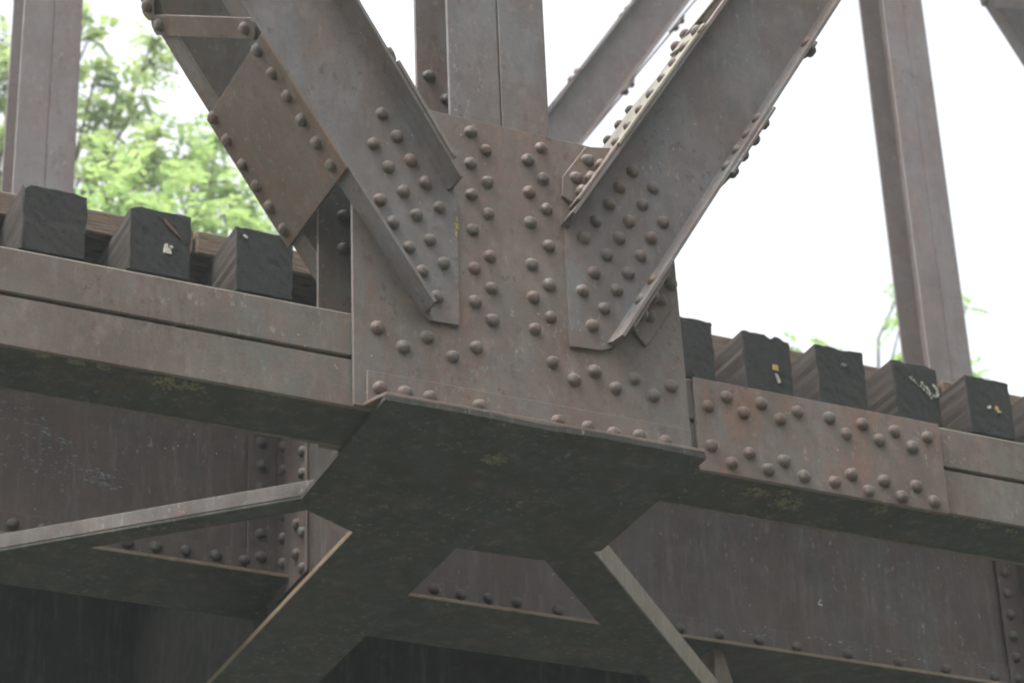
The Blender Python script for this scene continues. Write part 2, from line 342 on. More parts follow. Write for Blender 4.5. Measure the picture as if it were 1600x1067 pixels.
# near vertical post: two flanges of paired angles and a web between
def post(xc0, xm, xc1, yf, depth, z0, z1, mat, label, rv=()):
    bm = bmesh.new()
    box(bm, xc0, xm-.0025, yf, yf+.011, z0, z1); box(bm, xm+.0025, xc1, yf, yf+.011, z0, z1)
    box(bm, xc0, xc1, yf+depth-.011, yf+depth, z0, z1)
    box(bm, xm-.005, xm+.005, yf+.006, yf+depth-.0115, z0, z1, 0)
    box(bm, xm-.045, xm-.0055, yf+.0115, yf+.020, z0, z1)
    o = mesh_obj('vertical_post', bm, mat, bridge); o['label'] = label
    for x, y, z in rv: rivet(o, (x, y, z), me=RIVD)
    return o
post(2.399, 2.546, 2.685, YB, YI-YB-.001, 4.57, 12.0, S_DIAG, 'near vertical post rising from the middle of the gusset plate',
     [(2.435, YI-.012, 5.699), (2.484, YI-.012, 5.635), (2.435, YI-.012, 5.57), (2.484, YI-.012, 5.52)])

# diagonals: two channels with outward flanges, joined by batten plates and lacing bars
def lerp(a, b, t): return (a[0]+(b[0]-a[0])*t, a[1]+(b[1]-a[1])*t)
def off(p, n, d): return (p[0]+n[0]*d, p[1]+n[1]*d)
def nrm2(a, b, side):
    d = Vector((b[0]-a[0], b[1]-a[1])).normalized(); return (-d.y*side, d.x*side)
def channel(parent, name, lo, up, ext, yw0, yw1, yf, web_bottom, mat, t=.010, tf=.010):
    """lo/up: (bottom, top) points of the lower and upper edge lines; web between yw0..yw1, flanges out to yf"""
    n_in_lo = nrm2(lo[0], lo[1], 1); mid = lerp(up[0], up[1], .5)
    if (mid[0]-lo[0][0])*n_in_lo[0]+(mid[1]-lo[0][1])*n_in_lo[1] < 0: n_in_lo = (-n_in_lo[0], -n_in_lo[1])
    n_in_up = nrm2(up[0], up[1], 1)
    if (lo[0][0]-up[0][0])*n_in_up[0]+(lo[0][1]-up[0][1])*n_in_up[1] < 0: n_in_up = (-n_in_up[0], -n_in_up[1])
    lo2 = (lo[1][0]+ext[0], lo[1][1]+ext[1]); up2 = (up[1][0]+ext[0], up[1][1]+ext[1])
    bm = bmesh.new()
    e = .0008
    web = [off(lo[0], n_in_lo, e)]+web_bottom+[off(up[0], n_in_up, e), off(up[1], n_in_up, e), off(up2, n_in_up, e), off(lo2, n_in_lo, e), off(lo[1], n_in_lo, e)]
    prism(bm, web, 'y', yw0, yw1, 0)
    ya, ybb = (yf, yw0-.0003) if yf < yw0 else (yw1+.0003, yf)
    for l, l2, n in ((lo, lo2, n_in_lo), (up, up2, n_in_up)):
        ye, yr = (ya, ybb) if yf < yw0 else (ybb, ya)           # free edge and root of the flange
        sec = [(0, ye), (tf*.9, ye), (tf*1.15, ye+(yr-ye)*.35), (tf*1.4, ye+(yr-ye)*.70), (tf*2.1, yr), (0, yr)]
        rings = [[bm.verts.new((off(p, n, a)[0], y, off(p, n, a)[1])) for a, y in sec] for p in (l[0], l[1], l2)]
        k = len(sec)
        for R0, R1 in zip(rings, rings[1:]):
            for i in range(k): bm.faces.new((R0[i], R0[(i+1) % k], R1[(i+1) % k], R1[i]))
        bm.faces.new(rings[0]); bm.faces.new(rings[-1][::-1])
    es = [e for e in bm.edges if len(e.link_faces) == 2 and e.calc_face_angle(0) > 1.2]
    bmesh.ops.bevel(bm, geom=es, offset=.0012, segments=1, affect='EDGES', clamp_overlap=True)
    o = mesh_obj(name, bm, mat, parent)
    return o, n_in_lo, n_in_up
def tie_on(parent, name, a, b, n_out, y0, y1, mat, th=.010):
    """batten plate lying on the flanges along the edge line from a to b"""
    bm = bmesh.new()
    prism(bm, [off(a, n_out, .0006), off(b, n_out, .0006), off(b, n_out, th), off(a, n_out, th)], 'y', y0, y1, .0018)
    return mesh_obj(name, bm, mat, parent)
def lacing(parent, p0, d, n_out, s0, y0, s1, y1, w, mat, th=.009, base=.0006, riv=True):
    """bar in the plane of the edge line; s measured along d from p0"""
    a = Vector((s0, y0)); b = Vector((s1, y1)); u = (b-a).normalized(); v = Vector((-u.y, u.x))*w/2
    a2 = a-u*.028; b2 = b+u*.028
    loop = []
    for c, uu, sgn in ((a2, -u, 1), (b2, u, -1)):
        for k in (-1, -.6, 0, .6, 1):
            loop.append(c + v*k*sgn*-1*-1*(1 if sgn > 0 else 1) + uu*(.014*(1-k*k)))
    q = [Vector((p0[0]+d[0]*s+n_out[0]*base, y, p0[1]+d[1]*s+n_out[1]*base)) for s, y in loop]
    bm = bmesh.new(); hexa(bm, q, None, (n_out[0]*th, 0, n_out[1]*th), .001)
    o = mesh_obj('lacing_bar', bm, mat, parent)
    if riv:
        for s, y in ((s0, y0), (s1, y1)):
            rivet(o, (p0[0]+d[0]*s+n_out[0]*(base+th), y, p0[1]+d[1]*s+n_out[1]*(base+th)), (n_out[0], 0, n_out[1]))
    return o
YF = 5.113; YW = 5.176; YFI = 5.500     # outer flange edge, web face, inner flange edge
LL = ((2.302, 4.816), (1.787, 5.589)); LU = ((2.392, 5.199), (2.108, 5.677)); EL = (-3.2, 5.05)
dl, nlo, nup = channel(bridge, 'diagonal', LL, LU, EL, YW, YG-.0005, YF, [(2.316, 4.802), (2.397, 4.804), (2.400, 5.178)], S_DIAG)
dl['label'] = 'near diagonal rising to the left from the gusset plate'
for x, z in R_DL: rivet(dl, (x, YW, z))
for x, z in [(2.135, 5.665), (2.172, 5.602), (2.210, 5.540)]: rivet(dl, (x, YW, z), s=.8)
dli, _, _ = channel(bridge, 'diagonal', LL, LU, EL, YI+TG+.0005, YI+TG+.011, YFI, [(2.316, 4.802), (2.397, 4.804), (2.400, 5.178)], S_MAIN)
dli['label'] = 'inner channel of the left diagonal, dark between the tie plates'
dL = Vector((LL[1][0]-LL[0][0], LL[1][1]-LL[0][1])).normalized(); nLo = (-nlo[0], -nlo[1])
def onz(l, z): t = (z-l[0][1])/(l[1][1]-l[0][1]); return lerp(l[0], l[1], t)
bl = tie_on(bridge, 'batten_plate', onz(LL, 5.147), onz(LL, 5.488), nLo, YF-.008, YFI+.014, S_BROWN); bl['label'] = 'brown riveted tie plate under the left diagonal'
for x, y, z in R_BATL:
    p = off(onz(LL, z+.006), nLo, .010)
    rivet(bl, (p[0], 5.153 if y < 5.3 else 5.481, p[1]), (nLo[0], 0, nLo[1]), s=1.0)
LP0 = LL[0]
def sz(z): return (z-LP0[1])/dL.y
zz = 5.527; k = 0
while k < 9:
    a, b = (5.150, 5.462) if k % 2 == 0 else (5.462, 5.150)
    z1 = zz+.185
    lacing(bridge, LP0, dL, nLo, sz(zz), a, sz(z1), b, .055, S_BROWN)
    zz = z1+.052; k += 1
# tie plate on the top side of the left diagonal
nUo = (-nup[0], -nup[1])
bu = tie_on(bridge, 'batten_plate', onz(LU, 5.245), onz(LU, 5.500), nUo, YF-.006, YFI+.014, S_PALE)
zz = 5.53; k = 0
dU = Vector((LU[1][0]-LU[0][0], LU[1][1]-LU[0][1])).normalized()
while k < 8:
    a, b = (5.150, 5.462) if k % 2 == 0 else (5.462, 5.150)
    lacing(bridge, LU[0], dU, nUo, (zz-LU[0][1])/dU.y, a, (zz+.185-LU[0][1])/dU.y, b, .055, S_BROWN, riv=False); zz += .237; k += 1

RL = ((2.824, 4.825), (3.612, 6.101)); RU = ((2.695, 5.163), (3.222, 5.992)); ER = (3.15, 5.05)
dr, nlo, nup = channel(bridge, 'diagonal', RL, RU, ER, YW, YG-.0005, YF, [(2.787, 4.811), (2.702, 4.807), (2.7035, 5.155)], S_DIAG)
dr['label'] = 'near diagonal rising to the right from the gusset plate'
for x, z in R_DR: rivet(dr, (x, YW, z))
nLo = (-nlo[0], -nlo[1]); nUo = (-nup[0], -nup[1])
for x, y, z in R_DRLi:
    p = off(onz(RL, z), nlo, .010); rivet(dr, (p[0], 5.153, p[1]), (nlo[0], 0, nlo[1]))
dri, _, _ = channel(bridge, 'diagonal', RL, RU, ER, YI+TG+.0005, YI+TG+.011, YFI, [(2.787, 4.811), (2.702, 4.807), (2.7035, 5.155)], S_MAIN)
dri['label'] = 'inner channel of the right diagonal'
b1 = tie_on(bridge, 'batten_plate', onz(RU, 5.40), onz(RU, 5.825), nUo, YF-.004, YFI+.012, S_CREAM); b1['label'] = 'pale tie plate along the upper edge of the right diagonal'
for i in range(7):
    for y in (5.153, 5.478):
        p = off(onz(RU, 5.432+.0605*i), nUo, .010); rivet(b1, (p[0], y, p[1]), (nUo[0], 0, nUo[1]), s=.85)
b2 = tie_on(bridge, 'batten_plate', onz(RL, 5.395), onz(RL, 5.645), nLo, YF-.004, YFI+.012, S_MAIN)
for i in range(4):
    for y in (5.153, 5.478):
        p = off(onz(RL, 5.433+.061*i), nLo, .010); rivet(b2, (p[0], y, p[1]), (nLo[0], 0, nLo[1]))
for L, n_out in ((RU, nUo), (RL, nLo)):
    d = Vector((L[1][0]-L[0][0], L[1][1]-L[0][1])).normalized()
    zz = 5.90 if L is RL else 5.86; k = 0
    while k < 8:
        a, b = (5.150, 5.462) if k % 2 == 0 else (5.462, 5.150)
        lacing(bridge, L[0], d, n_out, (zz-L[0][1])/d.y, a, (zz+.185-L[0][1])/d.y, b, .055, S_CREAM if L is RU else S_MAIN); zz += .237; k += 1

# lug angles that clip the right diagonal's flanges to the gusset
bm = bmesh.new(); prism(bm, LUGU[:4]+[(2.873, 5.437)], 'y', YW, YG-.0005)
la = mesh_obj('lug_angle', bm, S_RED, bridge); la['label'] = 'clip angle above the right diagonal at the gusset top'
for x, z in R_LUGU+[(2.822, 5.356)]: rivet(la, (x, YW, z))
d = Vector((RU[1][0]-RU[0][0], RU[1][1]-RU[0][1])).normalized()
a = off(RU[0], nUo, .0006); a = (a[0]+d.x*.05, a[1]+d.y*.05); b = (a[0]+d.x*.235, a[1]+d.y*.235)
bm = bmesh.new(); prism(bm, [a, b, off(b, nUo, .009), off(a, nUo, .009)], 'y', YF+.004, YW-.0005)
lb = mesh_obj('lug_leg', bm, S_RED, la)
for s in (.06, .115, .17):
    rivet(la, (a[0]+d.x*s+nUo[0]*.009, 5.153, a[1]+d.y*s+nUo[1]*.009), (nUo[0], 0, nUo[1]))
bm = bmesh.new(); prism(bm, [(2.880, 4.895), (2.915, 4.850), (2.928, 4.860), (3.012, 4.995), (3.012, 5.03), (2.985, 5.075)], 'y', YW, YG-.0005)
lc = mesh_obj('lug_angle', bm, S_RED, bridge); lc['label'] = 'clip angle under the right diagonal'
for x, z in R_LUGL+[(3.002, 5.048)]: rivet(lc, (x, YW, z))
d = Vector((RL[1][0]-RL[0][0], RL[1][1]-RL[0][1])).normalized()
a = off(RL[0], nLo, .0006); a = (a[0]+d.x*.045, a[1]+d.y*.045); b = (a[0]+d.x*.235, a[1]+d.y*.235)
bm = bmesh.new(); prism(bm, [a, b, off(b, nLo, .009), off(a, nLo, .009)], 'y', YF+.004, YW-.0005)
mesh_obj('lug_leg', bm, S_RED, lc)
for s in (.075, .145):
    rivet(lc, (a[0]+d.x*s+nLo[0]*.009, 5.150, a[1]+d.y*s+nLo[1]*.009), (nLo[0], 0, nLo[1]))

# floor beam running across the bridge from the joint
XF = 2.500
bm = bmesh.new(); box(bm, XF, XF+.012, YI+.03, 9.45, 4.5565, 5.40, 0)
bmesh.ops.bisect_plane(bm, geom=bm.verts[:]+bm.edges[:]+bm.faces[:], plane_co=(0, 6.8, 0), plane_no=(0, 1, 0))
for f in bm.faces: f.material_index = 1 if f.calc_center_median().y > 6.8 else 0  # web switches to the painted shade tone farther under the deck
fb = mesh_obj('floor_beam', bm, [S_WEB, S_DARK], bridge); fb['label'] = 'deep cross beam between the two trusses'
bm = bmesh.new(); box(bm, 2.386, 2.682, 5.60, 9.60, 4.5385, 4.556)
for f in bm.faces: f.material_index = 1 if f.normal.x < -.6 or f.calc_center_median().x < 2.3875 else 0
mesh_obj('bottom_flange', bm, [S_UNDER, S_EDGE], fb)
bm = bmesh.new(); box(bm, 2.386, 2.682, 6.95, 9.40, 5.4005, 5.4165); mesh_obj('top_flange', bm, S_UNDER, fb)
# lateral bracing angles
def strut(a, b, w, h, side, mat, label):
    """angle lying flat at z 4.54: front edge from a to b, width w away from the camera, upright leg h on the front edge"""
    A = Vector(a); B = Vector(b); u = (B-A).normalized(); n = Vector((-u.y, u.x))*side
    bm = bmesh.new()
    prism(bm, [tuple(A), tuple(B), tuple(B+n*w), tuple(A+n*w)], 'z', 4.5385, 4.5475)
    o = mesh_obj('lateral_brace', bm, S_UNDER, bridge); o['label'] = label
    bm = bmesh.new()
    prism(bm, [tuple(A), tuple(B), tuple(B+n*.009), tuple(A+n*.009)], 'z', 4.548, 4.5475+h)
    mesh_obj('upright_leg', bm, mat, o)
    return o
strut((2.365, 5.556), (-1.16, 8.78), .068, .042, -1, S_MID, 'angle brace running back to the left under the deck')
strut((2.905, 5.620), (6.18, 8.93), 0.135, .078, 1, S_CREAM, 'angle brace running back to the right under the deck')

# stringers under the ties
def stringer(yw, x0, x1, sgn, label, rv_front=(), rv_v=(), stiff=None):
    """web face at yw; bottom and top flange angles; sgn -1 faces the camera"""
    bm = bmesh.new(); box(bm, x0, x1, yw, yw+.011, 4.748, 5.552, 0)
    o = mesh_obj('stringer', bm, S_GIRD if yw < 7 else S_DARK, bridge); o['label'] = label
    bm = bmesh.new()
    box(bm, x0, x1, yw-.0095, yw-.0005, 4.7475, 4.862); box(bm, x0, x1, yw-.120, yw+.205, 4.736, 4.747)
    box(bm, x0, x1, yw+.0115, yw+.0205, 4.7475, 4.862)
    bm.normal_update()
    for q in bm.faces: q.material_index = 1 if q.calc_center_median().y < yw-.119 else (2 if abs(q.normal.z) > .7 and q.calc_center_median().z < 4.737 or yw > 7 else 0)  # downward faces and the far stringer take the painted shade tones
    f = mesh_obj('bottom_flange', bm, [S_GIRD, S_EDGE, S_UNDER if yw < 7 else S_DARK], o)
    bm = bmesh.new()
    box(bm, x0, x1, yw-.0095, yw-.0005, 5.438, 5.5515); box(bm, x0, x1, yw-.10, yw+.11, 5.5525, 5.563)
    mesh_obj('top_flange', bm, S_GIRD, o)
    for x, z in rv_front: rivet(f, (x, yw-.0095, z), me=RIVD)
    return o, f
XL0, XL1 = -1.95, 2.498
ytop = 6.72
front = [(x, z) for x, z in R_STL if z < 4.85]
xx = 1.62
while xx > -1.9: front.append((xx, 4.824)); xx -= .0857
front += [(1.79, 4.824), (1.87, 4.824), (1.955, 4.823)]
sl_, fl_ = stringer(ytop, XL0, XL1, -1, 'near stringer girder left of the cross beam', front)
front = R_STM+R_STR+[(x, 4.812) for x in (2.62, 2.71, 2.81, 2.905, 3.55, 3.69, 5.2, 5.39, 5.58, 5.77, 5.96, 6.15, 6.34, 6.53)]
sr_, fr_ = stringer(ytop, 2.514, 7.0, -1, 'near stringer girder right of the cross beam', front)
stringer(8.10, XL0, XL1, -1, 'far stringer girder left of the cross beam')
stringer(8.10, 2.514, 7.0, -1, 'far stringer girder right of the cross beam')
# end angle joining stringer to cross beam
bm = bmesh.new(); box(bm, 2.400, 2.4895, ytop-.0185, ytop-.010, 4.749, 5.50)
box(bm, 2.490, 2.4995, 6.462, ytop-.010, 4.70, 5.50)
ea = mesh_obj('connection_angle', bm, S_GIRD, sl_)
for z in (4.838, 4.910, 4.985, 5.060, 5.133, 5.21, 5.285): rivet(ea, (2.440, ytop-.0185, z), me=RIVD)
for z in (4.800, 4.882, 4.955, 5.03, 5.102, 5.18): rivet(ea, (2.490, 6.648, z), (-1, 0, 0), me=RIVD)
for z in (4.72, 4.783, 4.831, 4.877, 4.95, 5.020, 5.09, 5.16): rivet(ea, (2.490, 6.535 if z in (4.783, 4.877) else 6.49, z), (-1, 0, 0), me=RIVD)
bm = bmesh.new(); box(bm, 5.067, 5.150, ytop-.0185, ytop-.010, 4.749, 5.50); box(bm, 5.1505, 5.159, 6.63, ytop-.010, 4.749, 5.50)
ss = mesh_obj('stiffener_angle', bm, S_GIRD, sr_)
for z in (4.812, 4.891, 4.966, 5.044, 5.121, 5.198, 5.275, 5.35): rivet(ss, (5.096, ytop-.0185, z), me=RIVD)
# small hanger angle between stringer and brace
bm = bmesh.new()
prism(bm, [(3.905, 4.7355), (3.938, 4.7355), (3.975, 4.60), (3.975, 4.56), (3.905, 4.56)], 'y', 6.640, 6.649)
prism(bm, [(6.6495, 4.7355), (6.72, 4.7355), (6.72, 4.56), (6.6495, 4.56)], 'x', 3.905, 3.914)
hg = mesh_obj('hanger_angle', bm, S_BROWN, bridge); rivet(hg, (3.945, 6.640, 4.60), me=RIVD)

# far truss
YT = 9.60
post(2.350, 2.49, 2.618, YT, .215, 4.57, 12.3, S_FAR, 'far truss post at the left in front of the trees')
post(7.018, 7.146, 7.276, YT, .225, 4.57, 12.3, S_FAR, 'far truss post at the right')
def far_diag(lo, up, ext, label, y0=YT, out=1):
    o, nlo, nup = channel(bridge, 'diagonal', lo, up, ext, y0, y0+.010, y0-.055, [], S_FAR); o['label'] = label
    o2, _, _ = channel(o, 'inner_channel', lo, up, ext, y0+.235, y0+.245, y0+.30, [], S_FAR)
    for L, n in ((lo, (-nlo[0], -nlo[1])), (up, (-nup[0], -nup[1]))):
        d = Vector((L[1][0]-L[0][0], L[1][1]-L[0][1])).normalized()
        tot = ((L[1][0]-L[0][0]+ext[0])**2+(L[1][1]-L[0][1]+ext[1])**2)**.5
        s = .30; k = 0
        while s < tot-.5:
            a, b = (y0-.025, y0+.27) if k % 2 == 0 else (y0+.27, y0-.025)
            lacing(o, L[0], d, n, s, a, s+.22, b, .055, S_FAR, riv=(s > tot*.3)); s += .285; k += 1
    return o, nlo, nup
far_diag(((2.70, 5.07), (5.152, 8.720)), ((2.42, 5.05), (4.990, 8.895)), (2.1, 3.25), 'far truss diagonal rising to the right')
o, nlo, nup = far_diag(((10.20, 6.60), (8.061, 10.274)), ((10.53, 6.60), (8.36, 10.33)), (-1.05, 1.80), 'far truss diagonal coming down at the top right corner')
chf = chord(-2.2, 12.0, YT+.012, YT+.235, S_MAIN); chf['label'] = 'far bottom chord behind the stringers'
bm = bmesh.new(); prism(bm, [(x+.0, z) for x, z in [(2.05, 4.50), (2.97, 4.50), (2.97, 5.15), (2.80, 5.43), (2.25, 5.43), (2.05, 5.15)]], 'y', YT-.072, YT-.060)
mesh_obj('gusset_plate', bm, S_MAIN, bridge)['label'] = 'far truss gusset plate hidden behind the floor'

# lichen growths under the near chord and on the plates
def lichen(parent, name, cx, cy, cz, rx, ry, mat, n=26, ring=True, vertical=False, sz=.006):
    bm = bmesh.new()
    for i in range(n):
        a = random.random()*6.28; r = abs(random.gauss(.8, .28)) if ring else random.random()**.5
        u, w = math.cos(a)*r*rx, math.sin(a)*r*ry; s = random.uniform(.5, 1.2)*sz
        c = (cx+u, cy, cz+w) if vertical else (cx+u, cy+w, cz)
        mt = Matrix.Translation(c) @ Matrix.Rotation(random.random()*6, 4, 'Z' if not vertical else 'Y') @ Matrix.Diagonal((s*1.4, s*.3 if vertical else s, s if vertical else s*.3, 1))
        bmesh.ops.create_icosphere(bm, subdivisions=1, radius=1, matrix=mt)
    o = mesh_obj(name, bm, mat, parent); o['kind'] = 'stuff'; return o
for x, y, rx, ry, n in [(1.690, 5.238, .055, .020, 60), (1.450, 5.222, .018, .009, 16), (1.37, 5.216, .014, .008, 10), (1.515, 5.218, .016, .010, 14), (3.262, 5.265, .030, .022, 34),
                        (3.380, 5.290, .034, .030, 46), (3.33, 5.24, .02, .01, 10), (3.614, 5.245, .018, .024, 20), (3.937, 5.235, .02, .010, 12), (4.02, 5.232, .015, .008, 8)]:
    lichen(ch, 'lichen', x, y, 4.5375, rx, ry, M_LICH, int(n*1.6), sz=.0052)
lichen(lp, 'lichen', 2.536, 5.30, 4.5205, .026, .022, M_LICH, 90, sz=.005)
lichen(dl, 'lichen', 2.398, YW, 5.085, .006, .030, M_LICHY, 16, False, True, .0035)
lichen(dl, 'lichen', 2.392, YW, 5.045, .008, .050, M_LICHY, 8, False, True, .002)
lichen(gus, 'lichen', 2.688, YG, 5.13, .016, .050, M_LICH, 22, False, True, .003)
# bird droppings and flaked paint on the stringer web
def flecks(parent, spots, y, n, mat):
    bm = bmesh.new()
    for cx, cz, rx, rz, k in spots:
        for i in range(k):
            x = cx+random.gauss(0, rx); z = cz+random.gauss(0, rz)-.10*(x-cx); s = random.uniform(.0006, .0030)*random.choice((.6, 1, 1.3))
            pts = [(x+s*random.uniform(1.2, 2.6)*math.cos(a), z+s*math.sin(a)*random.uniform(.5, 1)) for a in (0, 1.1, 2.2, 3.1, 4.1, 5.2)]
            prism(bm, pts, 'y', y-.0008, y-.0002, 0)
    o = mesh_obj('paint_flecks', bm, mat, parent); o['kind'] = 'stuff'; return o
flecks(sl_, [(1.82, 5.11, .05, .02, 60), (1.93, 5.03, .05, .015, 60), (1.96, 5.0, .02, .006, 30), (1.75, 5.03, .08, .04, 60), (1.70, 5.18, .08, .03, 60), (1.62, 5.12, .05, .05, 50)], ytop, 0, flat('pale_green_flakes', (.16, .21, .20), .8))
flecks(sr_, [(4.361, 4.984, .006, .005, 5), (4.983, 5.028, .004, .004, 3)], ytop, 0, M_TAGP)
flecks(fr_, [(4.36, 4.85, .10, .006, 18), (4.65, 4.845, .06, .006, 14), (4.05, 4.845, .08, .008, 10), (4.95, 4.845, .06, .006, 12)], ytop-.0097, 0, flat('pale_flakes', (.24, .27, .25), .8))

# ------------------------------------------------------------ timber ties
def tie_mesh(parent, x0, x1, y0, y1, z0, z1, notch=None, seed=0):
    rnd = random.Random(seed)
    nx, ny, nz = 8, 26, 8
    bm = bmesh.new()
    bmesh.ops.create_cube(bm, size=1, matrix=Matrix.Translation(((x0+x1)/2, (y0+y1)/2, (z0+z1)/2)) @ Matrix.Diagonal((x1-x0, y1-y0, z1-z0, 1)))
    bmesh.ops.subdivide_edges(bm, edges=[e for e in bm.edges if abs((e.verts[0].co-e.verts[1].co).x) > .05 or abs((e.verts[0].co-e.verts[1].co).z) > .05 and abs((e.verts[0].co-e.verts[1].co).y) < .01], cuts=9, use_grid_fill=True)
    bmesh.ops.bevel(bm, geom=[e for e in bm.edges if e.is_manifold and e.calc_face_angle() > 1], offset=.004, segments=1, affect='EDGES')
    for v in bm.verts:
        c = v.co
        if c.y < y0+.2:
            if c.z > z1-.006: c.z += rnd.uniform(-.004, .002)
            if c.x < x0+.006 or c.x > x1-.006: c.x += rnd.uniform(-.0028, .0028)
            c.y += rnd.uniform(-.0010, .0015)
            if notch and c.z > z1-notch[2] and notch[0] < (c.x-x0)/(x1-x0) < notch[1]: c.z -= notch[2]*rnd.uniform(.5, .9)
            if notch and len(notch) > 3 and c.z > z1-.012 and (c.x-x0)/(x1-x0) > .86: c.z -= notch[3]
    for f in bm.faces:
        f.material_index = 1 if f.normal.y < -.7 else 0
    return mesh_obj('timber', bm, [W_SIDE, W_END], parent)
TB, TT = 5.565, 5.787
ties = [(.95, 1.13, 0), (1.28, 1.465, 0), (1.611, 1.803, 0), (1.932, 2.121, 0), (2.261, 2.443, 0), (2.65, 2.82, 0), (2.93, 3.09, 0), (3.18, 3.35, 0), (3.43, 3.605, 0),
        (3.708, 3.884, 0), (3.992, 4.171, -.005), (4.267, 4.453, 0), (4.564, 4.739, .002), (4.852, 5.031, -.003), (5.135, 5.31, 0), (5.42, 5.60, 0)]
tl_ = {2: 'crosstie with a plain dark end, leftmost under the far post', 3: 'second crosstie end from the left, with a pale tag and red scratch',
       4: 'crosstie end beside the left diagonal with a small pale nail mark', 9: 'crosstie end touching the right edge of the gusset plate',
       10: 'crosstie with a split notched top and a yellow tag', 11: 'crosstie with a blank end between the yellow tag and white splash ones',
       12: 'crosstie with a white paint splash on its end', 13: 'crosstie with two small pale nail marks right of the white splash', 14: 'crosstie cut off by the right frame edge'}
roots = {}
for i, (x0, x1, dz) in enumerate(ties):
    lab = tl_.get(i) or {0: 'crosstie outside the left frame edge, two ties left of the plain ended one', 1: 'crosstie outside the left frame edge, beside the plain ended one',
        5: 'crosstie hidden behind the inner gusset plate, right of the left diagonal', 6: 'crosstie hidden behind the vertical post',
        7: 'crosstie hidden behind the right diagonal', 8: 'crosstie hidden behind the right half of the gusset plate', 15: 'crosstie outside the right frame edge'}[i]
    t = thing('crosstie', lab, 'railway tie', ((x0+x1)/2, 6.45, TB), 'timber crossties across the stringers')
    yj = 6.45
    tie_mesh(t, x0, x1, yj, 8.50, TB, TT+dz, {10: (.52, .66, .022, .012), 11: (.50, .62, .010, 0), 3: (.0, .06, .012, 0), 2: (.0, .10, .018, .006), 12: (.3, .38, .006, .01)}.get(i), i)
    roots[i] = t
def mark(parent, name, pts, mat, y=6.4455, th=.0):
    bm = bmesh.new(); prism(bm, pts, 'y', y, y+.012, .0003); return mesh_obj(name, bm, mat, parent)
def blob(cx, cz, rx, rz, n=9, seed=1, tilt=0):
    r = random.Random(seed); P = []
    for i in range(n):
        a = 6.283*i/n; k = r.uniform(.65, 1.15); u, w = rx*k*math.cos(a), rz*k*math.sin(a)
        P.append((cx+u*math.cos(tilt)-w*math.sin(tilt), cz+u*math.sin(tilt)+w*math.cos(tilt)))
    return P
mark(roots[3], 'tag', [(2.036, 5.642), (2.062, 5.640), (2.060, 5.656), (2.048, 5.662), (2.050, 5.674), (2.040, 5.672)], M_TAGP)
mark(roots[3], 'tag', [(2.050, 5.664), (2.060, 5.670), (2.066, 5.664), (2.058, 5.658)], M_WHITE, 6.4435)
mark(roots[3], 'scratch', [(2.030, 5.757), (2.040, 5.758), (2.078, 5.718), (2.088, 5.700), (2.070, 5.715), (2.044, 5.738)], flat('reddish_scratch', (.13, .07, .05)), 6.4455)
mark(roots[4], 'nail_mark', blob(2.290, 5.752, .010, .006, 7, 3, -.7), M_TAGP)
mark(roots[10], 'tag', [(4.098, 5.672), (4.116, 5.671), (4.117, 5.650), (4.099, 5.652)], flat('ochre_tag', (.55, .40, .16)))
mark(roots[10], 'tag', [(4.104, 5.640), (4.112, 5.638), (4.123, 5.610), (4.114, 5.608)], M_WHITE)
mark(roots[11], 'nail_mark', blob(4.372, 5.722, .012, .008, 7, 5), flat('grey_nail', (.16, .15, .15)))
bm = bmesh.new(); rs = random.Random(11)
for (ax, az, bx, bz, w) in [(4.645, 5.716, 4.700, 5.672, .0045), (4.668, 5.716, 4.700, 5.690, .004), (4.690, 5.700, 4.706, 5.662, .0045), (4.720, 5.716, 4.728, 5.700, .006), (4.731, 5.700, 4.730, 5.676, .0038), (4.728, 5.676, 4.716, 5.670, .005), (4.631, 5.727, 4.634, 5.718, .0025)]:
    for i in range(9):
        t = i/8; cx = ax+(bx-ax)*t+rs.gauss(0, .0018); cz = az+(bz-az)*t+rs.gauss(0, .0018); s = w*rs.uniform(.35, 1.25); y = 6.4475-.0001*rs.randint(0, 20)
        prism(bm, blob(cx, cz, s*1.2, s*.8, 8, rs.randint(0, 999), -.6), 'y', y, 6.452, 0)
mesh_obj('paint_splash', bm, M_WHITE, roots[12])
mark(roots[13], 'nail_mark', blob(4.935, 5.672, .007, .008, 8, 2), M_TAGP)
mark(roots[13], 'nail_mark', blob(4.966, 5.674, .008, .011, 8, 4), flat('brass_nail', (.50, .34, .08)))
mark(roots[13], 'nail_mark', blob(4.972, 5.660, .009, .004, 8, 6), M_WHITE, 6.4435)

# guard timber lying on the ties
gt = thing('guard_timber', 'long weathered brown guard timber lying on top of the crossties', 'timber', (3.0, 6.82, TT+.003))
xs = [-2.0, 2.20, 4.9, 7.5]
for k in range(3):
    bm = bmesh.new(); box(bm, xs[k]+.004, xs[k+1]-.004, 6.652, 6.852, TT+.003, 5.874, .006)
    mesh_obj('plank', bm, W_GUARD, gt)

